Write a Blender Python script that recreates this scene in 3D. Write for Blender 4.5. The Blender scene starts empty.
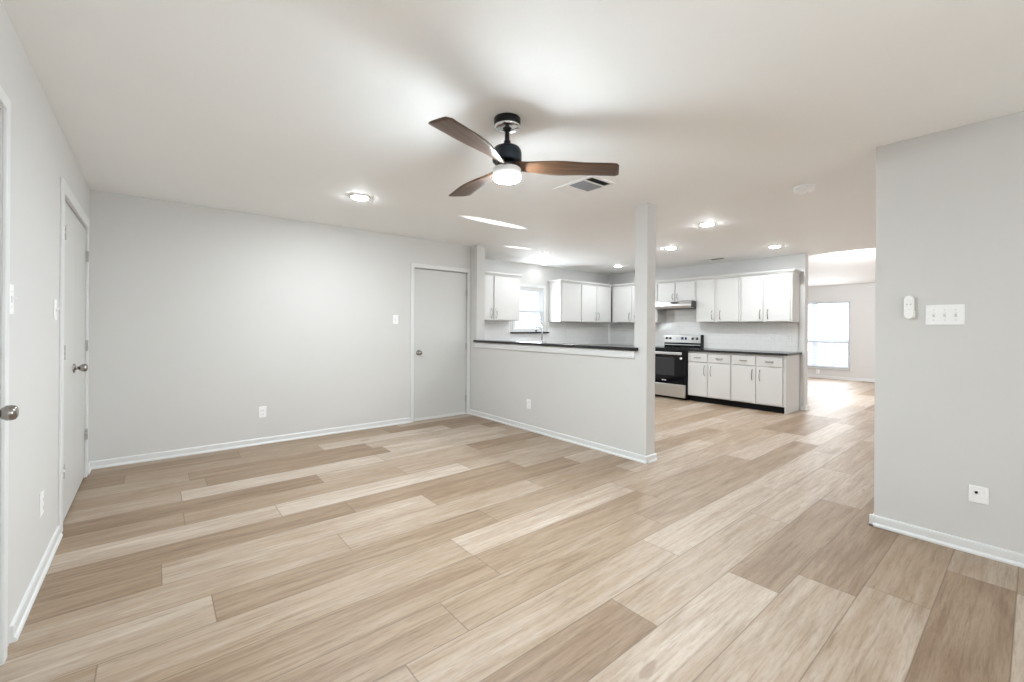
import bpy, bmesh, math, random
from mathutils import Vector, Matrix

# ------------------------------------------------------------------ camera, world, light
C = bpy.context.scene.collection
scene = bpy.context.scene
PI = math.pi
R = math.radians

cam_data = bpy.data.cameras.new('camera')
cam = bpy.data.objects.new('camera', cam_data)
C.objects.link(cam)
scene.camera = cam
F_PX, YAW, V0, ROLL, CAM_Z = 433.5, R(39.55), 327.2, R(0.36), 1.263
cam_data.sensor_width = 36.0
cam_data.lens = F_PX / 1024 * 36.0
cam_data.shift_y = (V0 - 341.0) / 1024
cam_data.clip_start = 0.02
cam.matrix_world = (Matrix.Translation((0, 0, CAM_Z)) @ Matrix.Rotation(-YAW, 4, 'Z')
                    @ Matrix.Rotation(PI / 2, 4, 'X') @ Matrix.Rotation(ROLL, 4, 'Z'))

scene.view_settings.view_transform = 'Standard'
scene.view_settings.look = 'None'
scene.view_settings.gamma = 1.0
scene.view_settings.use_curve_mapping = False
scene.view_settings.exposure = 0.58
scene.cycles.max_bounces = 14
scene.cycles.diffuse_bounces = 8
scene.cycles.sample_clamp_indirect = 6.0
scene.cycles.caustics_reflective = False
scene.cycles.caustics_refractive = False

world = bpy.data.worlds.new('sky')
scene.world = world
world.use_nodes = True
wn = world.node_tree.nodes
wn['Background'].inputs[0].default_value = (0.86, 0.93, 1.0, 1)
wn['Background'].inputs[1].default_value = 2.6

LENS = 330.0          # radiance of each recessed LED lens
FAN_LENS = 610.0       # radiance of the fan's light


def area_light(name, loc, rot, sx, sy, power, color=(1, 1, 1), spread=180):
    d = bpy.data.lights.new(name, 'AREA')
    d.shape = 'RECTANGLE'
    d.size, d.size_y, d.energy, d.color = sx, sy, power, color
    d.spread = R(spread)
    o = bpy.data.objects.new(name, d)
    C.objects.link(o)
    o.location, o.rotation_euler = loc, rot
    return o


# added unseen fill lamps first; the last two are daylight at real windows
area_light('fill_living_east', (3.55, -2.35, 1.30), (R(90), 0, PI / 2), 1.6, 1.7, 70, (0.86, 0.94, 1.0), 130)  # added fill for the left wall, no window stands here
area_light('fill_living_south', (0.9, -3.15, 1.30), (R(90), 0, 0), 1.6, 1.5, 12, (0.86, 0.94, 1.0))  # added weak fill behind the camera, the wall here is closed
area_light('fill_dining', (5.8, -3.15, 1.3), (R(90), 0, 0), 2.2, 1.9, 12, (0.88, 0.95, 1.0))  # added kitchen fill, no window built
area_light('fill_far_room_south', (9.4, -3.15, 1.15), (R(90), 0, 0), 2.6, 1.9, 75, (0.92, 0.96, 1.0))  # added far room fill in front of a solid wall
area_light('daylight_far_window', (13.26, 3.4, 1.13), (R(90), 0, PI / 2), 0.9, 1.6, 20, (0.92, 0.96, 1.0))
area_light('daylight_sink_window', (5.40, 6.02, 1.6), (R(90), 0, PI), 0.6, 0.7, 12, (0.90, 0.96, 1.0))


def streak_spot(name, loc, target, power):
    """added narrow spot lamp that lays a bright streak on the ceiling"""
    d = bpy.data.lights.new(name, 'SPOT')
    d.energy, d.spot_size, d.spot_blend, d.shadow_soft_size = power, R(2.1), 0.4, 0.012
    o = bpy.data.objects.new(name, d)
    C.objects.link(o)
    o.location = loc
    o.rotation_euler = (Vector(target) - Vector(loc)).to_track_quat('-Z', 'Y').to_euler()


streak_spot('ceiling_streak_spot', (7.26, 3.93, 1.715), (3.0, 3.89, 2.44), 5200)  # added lamp near the hood, stands in for reflected light
streak_spot('ceiling_streak_spot', (7.26, 4.58, 1.715), (4.15, 4.89, 2.44), 1500)
area_light('fill_far_room_top', (9.6, 2.2, 2.55), (0, R(-35), 0), 0.5, 0.5, 70, (0.95, 0.97, 1.0))  # added unseen lamp to brighten the far wall, no fixture


# ------------------------------------------------------------------ materials
def new_mat(name):
    m = bpy.data.materials.new(name)
    m.use_nodes = True
    nt = m.node_tree
    return m, nt, nt.nodes['Principled BSDF']


class G:
    """small helper to write node graphs"""
    def __init__(s, nt):
        s.nt = nt

    def n(s, typ, **kw):
        nd = s.nt.nodes.new(typ)
        for k, v in kw.items():
            setattr(nd, k, v)
        return nd

    def put(s, sock, v):
        if hasattr(v, 'is_output'):
            s.nt.links.new(v, sock)
        else:
            sock.default_value = v

    def math(s, op, a, b=0.0, c=0.0, clamp=False):
        nd = s.n('ShaderNodeMath', operation=op, use_clamp=clamp)
        s.put(nd.inputs[0], a)
        s.put(nd.inputs[1], b)
        s.put(nd.inputs[2], c)
        return nd.outputs[0]

    def xyz(s, x, y, z):
        nd = s.n('ShaderNodeCombineXYZ')
        for i, v in enumerate((x, y, z)):
            s.put(nd.inputs[i], v)
        return nd.outputs[0]

    def noise(s, vec, scale, detail=2.0, rough=0.5, dist=0.0):
        nd = s.n('ShaderNodeTexNoise')
        s.put(nd.inputs['Vector'], vec)
        nd.inputs['Scale'].default_value = scale
        nd.inputs['Detail'].default_value = detail
        nd.inputs['Roughness'].default_value = rough
        nd.inputs['Distortion'].default_value = dist
        return nd.outputs[0]

    def ramp(s, fac, stops):
        nd = s.n('ShaderNodeValToRGB')
        s.put(nd.inputs[0], fac)
        e = nd.color_ramp.elements
        while len(e) < len(stops):
            e.new(0.5)
        for i, (p, c) in enumerate(stops):
            e[i].position = p
            e[i].color = (c[0], c[1], c[2], 1)
        return nd.outputs[0]

    def mix(s, fac, a, b, mode='MIX'):
        nd = s.n('ShaderNodeMix', data_type='RGBA', blend_type=mode)
        s.put(nd.inputs[0], fac)
        s.put(nd.inputs[6], a)
        s.put(nd.inputs[7], b)
        return nd.outputs[2]

    def bump(s, h, strength, dist=0.01):
        nd = s.n('ShaderNodeBump')
        nd.inputs['Strength'].default_value = strength
        nd.inputs['Distance'].default_value = dist
        s.put(nd.inputs['Height'], h)
        return nd.outputs[0]


def paint(name, col, rough=0.55, bump=0.0, scale=180.0, spec=0.5):
    m, nt, b = new_mat(name)
    g = G(nt)
    b.inputs['Roughness'].default_value = rough
    b.inputs['Specular IOR Level'].default_value = spec
    tc = g.n('ShaderNodeTexCoord').outputs['Object']
    nz = g.noise(tc, 3.0, 2.0)
    lo = tuple(c * 0.985 for c in col) + (1,)
    hi = tuple(min(1, c * 1.012) for c in col) + (1,)
    nt.links.new(g.mix(nz, lo, hi), b.inputs['Base Color'])
    if bump:
        nt.links.new(g.bump(g.noise(tc, scale, 3.0), bump, 0.004), b.inputs['Normal'])
    return m


def plain(name, col, rough=0.4, metal=0.0, bump=0.0, scale=60.0, aniso=None, spec=0.5):
    m, nt, b = new_mat(name)
    b.inputs['Specular IOR Level'].default_value = spec
    g = G(nt)
    b.inputs['Metallic'].default_value = metal
    b.inputs['Roughness'].default_value = rough
    tc = g.n('ShaderNodeTexCoord').outputs['Object']
    vec = tc
    if aniso:
        mp = g.n('ShaderNodeMapping')
        mp.inputs['Scale'].default_value = aniso
        nt.links.new(tc, mp.inputs['Vector'])
        vec = mp.outputs[0]
    nz = g.noise(vec, scale, 3.0)
    lo = tuple(c * 0.93 for c in col) + (1,)
    hi = tuple(min(1, c * 1.05) for c in col) + (1,)
    nt.links.new(g.mix(nz, lo, hi), b.inputs['Base Color'])
    if bump:
        nt.links.new(g.bump(nz, bump, 0.002), b.inputs['Normal'])
    return m


def emit(name, col, strength):
    m, nt, b = new_mat(name)
    b.inputs['Base Color'].default_value = (0.8, 0.8, 0.8, 1)
    b.inputs['Emission Color'].default_value = (*col, 1)
    b.inputs['Emission Strength'].default_value = strength
    return m


def floor_material():
    m, nt, b = new_mat('oak_plank_floor')
    g = G(nt)
    tc = g.n('ShaderNodeTexCoord').outputs['Object']
    sp = g.n('ShaderNodeSeparateXYZ')
    nt.links.new(tc, sp.inputs[0])
    X, Y = sp.outputs[0], sp.outputs[1]
    W, L = 0.24, 1.52
    yy = g.math('DIVIDE', g.math('SUBTRACT', Y, 0.537), W)
    row = g.math('FLOOR', yy)
    fy = g.math('FRACT', yy)
    wr = g.n('ShaderNodeTexWhiteNoise', noise_dimensions='1D')
    nt.links.new(g.math('ADD', row, 31.37), wr.inputs['W'])
    xx = g.math('ADD', g.math('DIVIDE', X, L), g.math('MULTIPLY', wr.outputs['Value'], 7.0))
    colm = g.math('FLOOR', xx)
    fx = g.math('FRACT', xx)
    wp = g.n('ShaderNodeTexWhiteNoise', noise_dimensions='3D')
    nt.links.new(g.xyz(row, colm, 31.37), wp.inputs['Vector'])  # seed picked so dark planks also carry the dimness at the near right
    sc = g.n('ShaderNodeSeparateColor')
    nt.links.new(wp.outputs['Color'], sc.inputs[0])
    r1, r2, r3 = sc.outputs[0], sc.outputs[1], sc.outputs[2]
    # broad tone drifting inside one plank
    px = g.math('ADD', X, g.math('MULTIPLY', r2, 41.0))
    py = g.math('ADD', Y, g.math('MULTIPLY', r3, 17.0))
    broad = g.noise(g.xyz(g.math('MULTIPLY', px, 1.2), g.math('MULTIPLY', py, 11.0), r1), 1.0, 4.0, 0.58, 1.1)
    grain = g.noise(g.xyz(g.math('MULTIPLY', px, 3.0), g.math('MULTIPLY', py, 60.0), r2), 1.0, 6.0, 0.72, 0.5)
    fine = g.noise(g.xyz(g.math('MULTIPLY', px, 16.0), g.math('MULTIPLY', py, 170.0), r2), 1.0, 3.0, 0.65)
    # cathedral figure
    wv = g.n('ShaderNodeTexWave', wave_type='BANDS', bands_direction='Y', wave_profile='SAW')
    nt.links.new(g.xyz(g.math('MULTIPLY', px, 0.55), g.math('MULTIPLY', py, 2.4), r3), wv.inputs['Vector'])
    wv.inputs['Scale'].default_value = 3.2
    wv.inputs['Distortion'].default_value = 9.0
    wv.inputs['Detail'].default_value = 2.0
    wv.inputs['Detail Scale'].default_value = 0.8
    tone = g.math('ADD', g.math('MULTIPLY', r1, 0.42), g.math('MULTIPLY', broad, 0.58))
    base = g.ramp(tone, [(0.22, (0.215, 0.140, 0.086)), (0.42, (0.325, 0.238, 0.163)),
                         (0.62, (0.418, 0.334, 0.262)), (0.78, (0.530, 0.452, 0.384))])
    gr = g.ramp(grain, [(0.32, (0.66, 0.61, 0.56)), (0.52, (1.0, 1.0, 1.0)), (0.75, (1.06, 1.06, 1.06))])
    c1 = g.mix(0.85, base, gr, 'MULTIPLY')
    fr = g.ramp(fine, [(0.34, (0.80, 0.77, 0.74)), (0.50, (1.0, 1.0, 1.0))])
    c2 = g.mix(0.7, c1, fr, 'MULTIPLY')
    wr2 = g.ramp(wv.outputs[1], [(0.0, (0.86, 0.84, 0.81)), (0.35, (1, 1, 1)), (1.0, (1.03, 1.03, 1.03))])
    c3 = g.mix(0.55, c2, wr2, 'MULTIPLY')
    # scattered small knots
    kn = g.noise(g.xyz(g.math('MULTIPLY', px, 5.0), g.math('MULTIPLY', py, 14.0), r3), 1.0, 1.0, 0.4)
    kf = g.ramp(kn, [(0.735, (0, 0, 0)), (0.79, (1, 1, 1))])
    c4 = g.mix(g.math('MULTIPLY', kf, 0.5), c3, (0.20, 0.135, 0.09, 1))
    # bevelled seams
    ey = g.math('MULTIPLY', g.math('MINIMUM', fy, g.math('SUBTRACT', 1.0, fy)), W)
    ex = g.math('MULTIPLY', g.math('MINIMUM', fx, g.math('SUBTRACT', 1.0, fx)), L)
    edge = g.math('MINIMUM', ex, ey)
    seam = g.math('SUBTRACT', 1.0, g.math('DIVIDE', edge, 0.0040, clamp=True), clamp=True)
    c5 = g.mix(g.math('MULTIPLY', seam, 0.82), c4, (0.13, 0.09, 0.06, 1))
    nt.links.new(c5, b.inputs['Base Color'])
    rg = g.math('ADD', 0.40, g.math('MULTIPLY', grain, 0.14))
    nt.links.new(rg, b.inputs['Roughness'])
    b.inputs['Specular IOR Level'].default_value = 0.45
    hh = g.math('SUBTRACT', g.math('MULTIPLY', grain, 0.12), seam)
    nt.links.new(g.bump(hh, 0.25, 0.0015), b.inputs['Normal'])
    return m


def tile_material():
    m, nt, b = new_mat('white_subway_tile')
    g = G(nt)
    tc = g.n('ShaderNodeTexCoord').outputs['Object']
    sp = g.n('ShaderNodeSeparateXYZ')
    nt.links.new(tc, sp.inputs[0])
    br = g.n('ShaderNodeTexBrick')
    nt.links.new(g.xyz(sp.outputs[0], sp.outputs[2], 0.0), br.inputs['Vector'])
    br.inputs['Color1'].default_value = (0.88, 0.88, 0.87, 1)
    br.inputs['Color2'].default_value = (0.90, 0.90, 0.89, 1)
    br.inputs['Mortar'].default_value = (0.76, 0.76, 0.75, 1)
    br.inputs['Scale'].default_value = 1.0
    br.inputs['Brick Width'].default_value = 0.152
    br.inputs['Row Height'].default_value = 0.076
    br.inputs['Mortar Size'].default_value = 0.0016
    nt.links.new(br.outputs['Color'], b.inputs['Base Color'])
    b.inputs['Roughness'].default_value = 0.12
    nt.links.new(g.bump(g.math('SUBTRACT', 1.0, br.outputs['Fac']), 0.3, 0.002), b.inputs['Normal'])
    return m


def wood_blade():
    m, nt, b = new_mat('walnut_fan_blade')
    g = G(nt)
    tc = g.n('ShaderNodeTexCoord').outputs['Object']
    mp = g.n('ShaderNodeMapping')
    mp.inputs['Scale'].default_value = (3.0, 55.0, 30.0)
    nt.links.new(tc, mp.inputs['Vector'])
    nz = g.noise(mp.outputs[0], 1.0, 5.0, 0.6, 0.4)
    col = g.ramp(nz, [(0.28, (0.034, 0.017, 0.009)), (0.5, (0.082, 0.040, 0.020)), (0.75, (0.145, 0.074, 0.040))])
    nt.links.new(col, b.inputs['Base Color'])
    b.inputs['Roughness'].default_value = 0.38
    return m


def granite():
    m, nt, b = new_mat('black_granite')
    g = G(nt)
    tc = g.n('ShaderNodeTexCoord').outputs['Object']
    nz = g.noise(tc, 190.0, 4.0, 0.7)
    col = g.ramp(nz, [(0.42, (0.006, 0.006, 0.007)), (0.62, (0.022, 0.022, 0.024)), (0.74, (0.16, 0.16, 0.16))])
    nt.links.new(col, b.inputs['Base Color'])
    b.inputs['Roughness'].default_value = 0.16
    return m


def glass_pane():
    m = bpy.data.materials.new('window_glass')
    m.use_nodes = True
    nt = m.node_tree
    nt.nodes.clear()
    g = G(nt)
    out = g.n('ShaderNodeOutputMaterial')
    tr = g.n('ShaderNodeBsdfTransparent')
    tr.inputs[0].default_value = (0.96, 0.98, 0.98, 1)
    gl = g.n('ShaderNodeBsdfGlossy')
    gl.inputs['Roughness'].default_value = 0.03
    mx = g.n('ShaderNodeMixShader')
    mx.inputs[0].default_value = 0.06
    nt.links.new(tr.outputs[0], mx.inputs[1])
    nt.links.new(gl.outputs[0], mx.inputs[2])
    nt.links.new(mx.outputs[0], out.inputs[0])
    return m


def blind_fabric(name, col, trans):
    m = bpy.data.materials.new(name)
    m.use_nodes = True
    nt = m.node_tree
    nt.nodes.clear()
    g = G(nt)
    out = g.n('ShaderNodeOutputMaterial')
    df = g.n('ShaderNodeBsdfDiffuse')
    df.inputs[0].default_value = (*col, 1)
    tl = g.n('ShaderNodeBsdfTranslucent')
    tl.inputs[0].default_value = (*col, 1)
    mx = g.n('ShaderNodeMixShader')
    mx.inputs[0].default_value = trans
    nt.links.new(df.outputs[0], mx.inputs[1])
    nt.links.new(tl.outputs[0], mx.inputs[2])
    nt.links.new(mx.outputs[0], out.inputs[0])
    return m


M_WALL = paint('grey_wall_paint', (0.622, 0.616, 0.602), 0.6, 0.10, 150)
M_CEIL = paint('white_ceiling_paint', (0.915, 0.925, 0.925), 0.7, 0.16, 120)
M_TRIM = paint('white_trim_paint', (0.70, 0.705, 0.70), 0.35)
M_DOOR = paint('door_paint', (0.585, 0.585, 0.572), 0.4)
M_CAB = paint('white_cabinet_paint', (0.615, 0.608, 0.592), 0.38)
M_PLATE = plain('white_plastic', (0.88, 0.88, 0.88), 0.3)
M_PLATEG = plain('grey_plastic_slot', (0.30, 0.30, 0.31), 0.4)
M_BLACK = plain('black_plastic', (0.008, 0.008, 0.009), 0.4, spec=0.25)
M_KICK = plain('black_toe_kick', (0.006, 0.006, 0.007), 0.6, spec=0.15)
M_NICKEL = plain('brushed_nickel', (0.42, 0.40, 0.38), 0.24, 1.0)
M_DARKNICKEL = plain('dark_satin_nickel', (0.34, 0.32, 0.30), 0.22, 1.0)
M_HINGE = plain('satin_nickel_hinge', (0.50, 0.49, 0.47), 0.38, 0.85)
M_CHROME = plain('polished_chrome', (0.72, 0.73, 0.74), 0.08, 1.0)
M_STEEL = plain('stainless_steel', (0.76, 0.755, 0.745), 0.30, 1.0, 0.05, 30.0, (1.0, 1.0, 40.0))
M_DARKSTEEL = plain('dark_grey_steel', (0.10, 0.10, 0.10), 0.4, 0.6)  # even dark grey for hood end cap, filter and burner rings
M_BGLASS = plain('black_oven_glass', (0.005, 0.005, 0.006), 0.06, spec=0.3)
M_OVWIN = plain('smoked_window_glass', (0.03, 0.03, 0.032), 0.09)
M_NAVY = plain('navy_black_metal', (0.010, 0.020, 0.032), 0.33, 0.35)
M_FANBLACK = plain('black_metal', (0.008, 0.009, 0.011), 0.3, 0.3)
M_DISPLAY = plain('blue_black_display', (0.03, 0.05, 0.10), 0.15)
M_VOID = plain('dark_duct_shade', (0.06, 0.06, 0.062), 0.8)  # shade of duct and slots painted in, also on one louvre bank
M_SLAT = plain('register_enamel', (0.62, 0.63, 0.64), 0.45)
M_SLATDK = plain('shaded_register_louvre', (0.30, 0.315, 0.34), 0.5)  # white louvres painted grey as the shaded middle bank
M_FLOOR = floor_material()
M_TILE = tile_material()
M_BLADE = wood_blade()
M_GRANITE = granite()
M_PANE = glass_pane()
M_SLATB = blind_fabric('white_blind_slat', (0.86, 0.87, 0.90), 0.35)
M_LED = emit('led_lens', (0.90, 0.962, 1.0), LENS)
M_LEDHALF = emit('led_lens_low', (0.90, 0.962, 1.0), LENS * 0.7)
M_LEDHIGH = emit('led_lens_high', (0.90, 0.962, 1.0), LENS * 1.75)
M_LEDMID = emit('led_lens_mid', (0.90, 0.962, 1.0), LENS * 1.4)
M_LEDSOFT = emit('led_lens_dimmed', (0.90, 0.962, 1.0), LENS * 0.07)
M_FANLED = emit('fan_light_lens', (0.82, 0.93, 1.0), FAN_LENS)
M_RAIL = paint('porch_rail_paint', (0.72, 0.74, 0.80), 0.6)
M_GROUND = paint('pale_concrete', (0.55, 0.56, 0.58), 0.8)


# ------------------------------------------------------------------ mesh builders
class MB:
    def __init__(s):
        s.bm = bmesh.new()

    def box(s, x0, x1, y0, y1, z0, z1, bev=0.0, seg=2):
        t = bmesh.new()
        bmesh.ops.create_cube(t, size=1.0)
        for v in t.verts:
            v.co = Vector((x0 + (v.co.x + .5) * (x1 - x0), y0 + (v.co.y + .5) * (y1 - y0), z0 + (v.co.z + .5) * (z1 - z0)))
        if bev:
            bmesh.ops.bevel(t, geom=t.edges[:], offset=bev, segments=seg, affect='EDGES', profile=0.5)
        s.merge(t)
        return s

    def merge(s, t, mat=None):
        if mat is not None:
            t.transform(mat)
        me = bpy.data.meshes.new('tmp')
        t.to_mesh(me)
        t.free()
        s.bm.from_mesh(me)
        bpy.data.meshes.remove(me)

    def lathe(s, prof, center=(0, 0, 0), axis='z', n=40, smooth=True):
        """prof: list of (radius, height); revolved about axis through center"""
        t = bmesh.new()
        rings = []
        for r, h in prof:
            if r < 1e-6:
                rings.append([t.verts.new((0, 0, h))])
            else:
                rings.append([t.verts.new((r * math.cos(2 * PI * i / n), r * math.sin(2 * PI * i / n), h)) for i in range(n)])
        for a, b in zip(rings, rings[1:]):
            for i in range(n):
                j = (i + 1) % n
                if len(a) == 1 and len(b) == 1:
                    continue
                if len(a) == 1:
                    f = t.faces.new((a[0], b[j], b[i]))
                elif len(b) == 1:
                    f = t.faces.new((a[i], a[j], b[0]))
                else:
                    f = t.faces.new((a[i], a[j], b[j], b[i]))
                f.smooth = smooth
        bmesh.ops.recalc_face_normals(t, faces=t.faces)
        m = Matrix.Identity(4)
        if axis == 'x':
            m = Matrix.Rotation(PI / 2, 4, 'Y')
        elif axis == '-x':
            m = Matrix.Rotation(-PI / 2, 4, 'Y')
        elif axis == '-y':
            m = Matrix.Rotation(PI / 2, 4, 'X')
        elif axis == 'y':
            m = Matrix.Rotation(-PI / 2, 4, 'X')
        s.merge(t, Matrix.Translation(center) @ m)
        return s

    def tube(s, pts, r, n=12):
        pts = [Vector(p) for p in pts]
        t = bmesh.new()
        rings = []
        up = None
        for i, p in enumerate(pts):
            d = (pts[min(i + 1, len(pts) - 1)] - pts[max(i - 1, 0)]).normalized()
            if up is None:
                up = d.orthogonal().normalized()
            up = (up - d * up.dot(d)).normalized()
            q = d.cross(up)
            rr = r[i] if isinstance(r, (list, tuple)) else r
            rings.append([t.verts.new(p + up * rr * math.cos(2 * PI * k / n) + q * rr * math.sin(2 * PI * k / n)) for k in range(n)])
        for a, b in zip(rings, rings[1:]):
            for k in range(n):
                f = t.faces.new((a[k], a[(k + 1) % n], b[(k + 1) % n], b[k]))
                f.smooth = True
        t.faces.new(rings[0])
        t.faces.new(rings[-1])
        bmesh.ops.recalc_face_normals(t, faces=t.faces)
        s.merge(t)
        return s

    def prism(s, poly, y0, y1, bev=0.0):
        """poly in (x, z), extruded along y"""
        t = bmesh.new()
        a = [t.verts.new((x, y0, z)) for x, z in poly]
        b = [t.verts.new((x, y1, z)) for x, z in poly]
        t.faces.new(a)
        t.faces.new(b)
        for i in range(len(poly)):
            j = (i + 1) % len(poly)
            t.faces.new((a[i], a[j], b[j], b[i]))
        bmesh.ops.recalc_face_normals(t, faces=t.faces)
        if bev:
            bmesh.ops.bevel(t, geom=t.edges[:], offset=bev, segments=2, affect='EDGES', profile=0.5)
        s.merge(t)
        return s

    def rot(s, m):
        s.bm.transform(m)
        return s

    def build(s, name, mat, parent=None, loc=None, rotz=0.0):
        me = bpy.data.meshes.new(name)
        s.bm.to_mesh(me)
        s.bm.free()
        me.materials.append(mat)
        o = bpy.data.objects.new(name, me)
        C.objects.link(o)
        if parent:
            o.parent = parent
        if loc:
            o.location = loc
        if rotz:
            o.rotation_euler = (0, 0, rotz)
        return o


def thing(name, label, cat, loc, rotz=0.0, group=None):
    o = bpy.data.objects.new(name, None)
    C.objects.link(o)
    o.empty_display_size = 0.1
    o.location = loc
    o.rotation_euler = (0, 0, rotz)
    return tag(o, label, cat, group)


def tag(o, label, cat, group=None):
    o['label'], o['category'] = label, cat
    if group:
        o['group'] = group
    return o


def struct(o):
    o['kind'] = 'structure'
    return o


def struct_root(name, loc, rotz=0.0):
    o = bpy.data.objects.new(name, None)
    C.objects.link(o)
    o.location = loc
    o.rotation_euler = (0, 0, rotz)
    o['kind'] = 'structure'
    return o


def copy_tree(o, parent=None):
    c = o.copy()
    C.objects.link(c)
    if parent:
        c.parent = parent
    for ch in list(o.children):
        copy_tree(ch, c)
    return c


FACE_S = 0.0          # front towards -Y
FACE_W = -PI / 2      # front towards -X
FACE_E = PI / 2       # front towards +X

# ------------------------------------------------------------------ setting
XL, YA, XB, TB = -0.435, 5.255, 3.55, 0.14
XO, YK, XR = 7.774, 6.044, 3.588
YP, YP2, YSTUB = 2.32, 2.455, 5.092
YO, YR, H = 2.289, 0.665, 2.44
XF, YS, YN = 13.3, -3.2, 6.18
T = 0.14

struct(MB().box(-0.6, 13.5, -3.4, 6.3, -0.1, 0).build('floor', M_FLOOR))
struct(MB().box(-0.6, XO + T, -3.4, 6.3, H, H + 0.12).build('ceiling', M_CEIL))
fc = MB().prism([(XO + T, 2.88), (XF + 0.2, 2.356), (XF + 0.2, 2.5), (XO + T, 3.0)], -3.4, 6.3)
struct(fc.build('ceiling_far_room', M_CEIL))
struct(MB().box(XO, XO + T, -3.4, 6.3, H + 0.12, 3.0).build('wall_header', M_WALL))


def wall_y(name, y0, y1, x0, x1, z1, holes, mat=M_WALL):
    """wall slab running along x; holes = (xa, xb, za, zb)"""
    m = MB()
    xs = sorted({x0, x1, *[h[0] for h in holes], *[h[1] for h in holes]})
    for a, b in zip(xs, xs[1:]):
        hs = [h for h in holes if h[0] <= a and h[1] >= b]
        if not hs:
            m.box(a, b, y0, y1, 0, z1)
        else:
            h = hs[0]
            if h[2] > 0:
                m.box(a, b, y0, y1, 0, h[2])
            m.box(a, b, y0, y1, h[3], z1)
    return m


def wall_x(name, x0, x1, y0, y1, z1, holes):
    m = wall_y(name, -x1, -x0, y0, y1, z1, holes)
    m.bm.transform(Matrix.Rotation(PI / 2, 4, 'Z'))
    return m


# left wall with the closet opening and the near door opening (shallow: wall continues behind)
NEAR = (1.60, 2.425, 0, 2.05)
CLOS = (3.79, 4.99, 0, 2.055)
m = wall_x('w', XL - 0.06, XL, YS, YA + T, H, [NEAR, CLOS])
m.box(XL - T, XL - 0.06, YS, YA + T, 0, H)
struct(m.build('wall_left', M_WALL))
BDOOR = (2.66, 3.49, 0, 2.045)
m = wall_y('w', YA, YA + 0.06, XL, XB + TB, H, [BDOOR])
m.box(XL, XB + TB, YA + 0.06, YA + T, 0, H)
struct(m.build('wall_back', M_WALL))
m = MB()
m.box(XB, XB + TB, YSTUB, YA, 0, H)
m.box(XB, XB + TB, YP2, YSTUB, 0, 1.0455)
m.box(XB, XB + TB, YP, YP2, 0, H)
struct(m.build('wall_partition', M_WALL))
struct(MB().box(XB, XB + TB, YA + T, YK, 0, H).build('wall_kitchen_left', M_WALL))
SINKW = (5.05, 5.775, 1.185, 2.01)
struct(wall_y('w', YK, YK + T, XB, XO + T, H, [SINKW]).build('wall_sink', M_WALL))
struct(MB().box(XO, XO + T, YO, YK, 0, H).build('wall_oven', M_WALL))
struct(MB().box(XR, XR + T, YS, YR, 0, H).build('wall_right', M_WALL))
FARW = (2.94, 4.30, 0.262, 1.992)
struct(wall_x('w', XF, XF + T, YS, YN + 0.1, 3.0, [FARW]).build('wall_far', M_WALL))
struct(MB().box(XO + T, XF, YN, YN + 0.12, 0, 3.0).build('wall_far_north', M_WALL))
struct(MB().box(XL - T, XF, YS - 0.12, YS, 0, 3.0).build('wall_south', M_WALL))


# baseboards: flat board with a small shoe at the floor; local x along the wall, front -y
def base_profile(x0, x1):
    m = MB()
    t = bmesh.new()
    prof = [(0, 0), (-0.021, 0), (-0.021, 0.010), (-0.015, 0.019), (-0.012, 0.021), (-0.012, 0.058), (-0.009, 0.066), (0, 0.068)]
    a = [t.verts.new((x0, y, z)) for y, z in prof]
    b = [t.verts.new((x1, y, z)) for y, z in prof]
    t.faces.new(a)
    t.faces.new(b)
    for i in range(len(prof)):
        j = (i + 1) % len(prof)
        t.faces.new((a[i], a[j], b[j], b[i]))
    bmesh.ops.recalc_face_normals(t, faces=t.faces)
    m.merge(t)
    return m


def baseboard(name, loc, rotz, length, extra=None):
    m = base_profile(0, length)
    if extra:
        for (lx, ly, rz, ln) in extra:
            t = base_profile(0, ln)
            t.bm.transform(Matrix.Translation((lx, ly, 0)) @ Matrix.Rotation(rz, 4, 'Z'))
            m.merge(t.bm)
    return struct(m.build(name, M_TRIM, None, loc, rotz))


baseboard('baseboard_left', (XL, 2.58, 0), FACE_E, 3.70 - 2.58)
baseboard('baseboard_left_corner', (XL, 5.07, 0), FACE_E, YA - 5.07)
baseboard('baseboard_back', (XL, YA, 0), FACE_S, BDOOR[0] - 0.055 - XL)
# partition: west face, then round the end of the post
baseboard('baseboard_partition', (XB, YA, 0), FACE_W, YA - YP + 0.021)
baseboard('baseboard_post', (XB - 0.021, YP, 0), FACE_S, TB + 0.042)
baseboard('baseboard_right', (XR, YR + 0.021, 0), FACE_W, YR - YS)
baseboard('baseboard_right_end', (XR + T + 0.021, YR, 0), PI, T + 0.042)
baseboard('baseboard_oven_end', (XO - 0.021, YO, 0), FACE_S, T + 0.042)
baseboard('baseboard_oven', (XO, 2.338, 0), FACE_W, 0.07)
baseboard('baseboard_far', (XF, YN, 0), FACE_W, YN - YS)


# ------------------------------------------------------------------ hardware shared by doors
def knob(parent, lx, lz, ly, mat, flip=1):
    """tulip knob on the local -y face"""
    m = MB()
    m.lathe([(0.0, 0), (0.033, 0), (0.033, 0.004), (0.029, 0.009), (0.014, 0.011), (0.011, 0.016), (0.011, 0.026),
             (0.018, 0.033), (0.0265, 0.046), (0.0275, 0.056), (0.0245, 0.068), (0.016, 0.073), (0, 0.074)],
            (lx, ly, lz), '-y', 32)
    return m.build('door_knob', mat, parent)


def hinge(parent, lx, lz, ly):
    m = MB()
    m.box(lx - 0.012, lx + 0.012, ly - 0.004, ly + 0.002, lz - 0.045, lz + 0.045, 0.001, 1)
    for k in range(3):
        zz = lz - 0.045 + 0.03 * k
        m.lathe([(0, 0.001), (0.0065, 0.001), (0.0065, 0.029), (0, 0.029)], (lx, ly - 0.008, zz), 'z', 12)
    return m.build('hinge', M_HINGE, parent)


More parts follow.
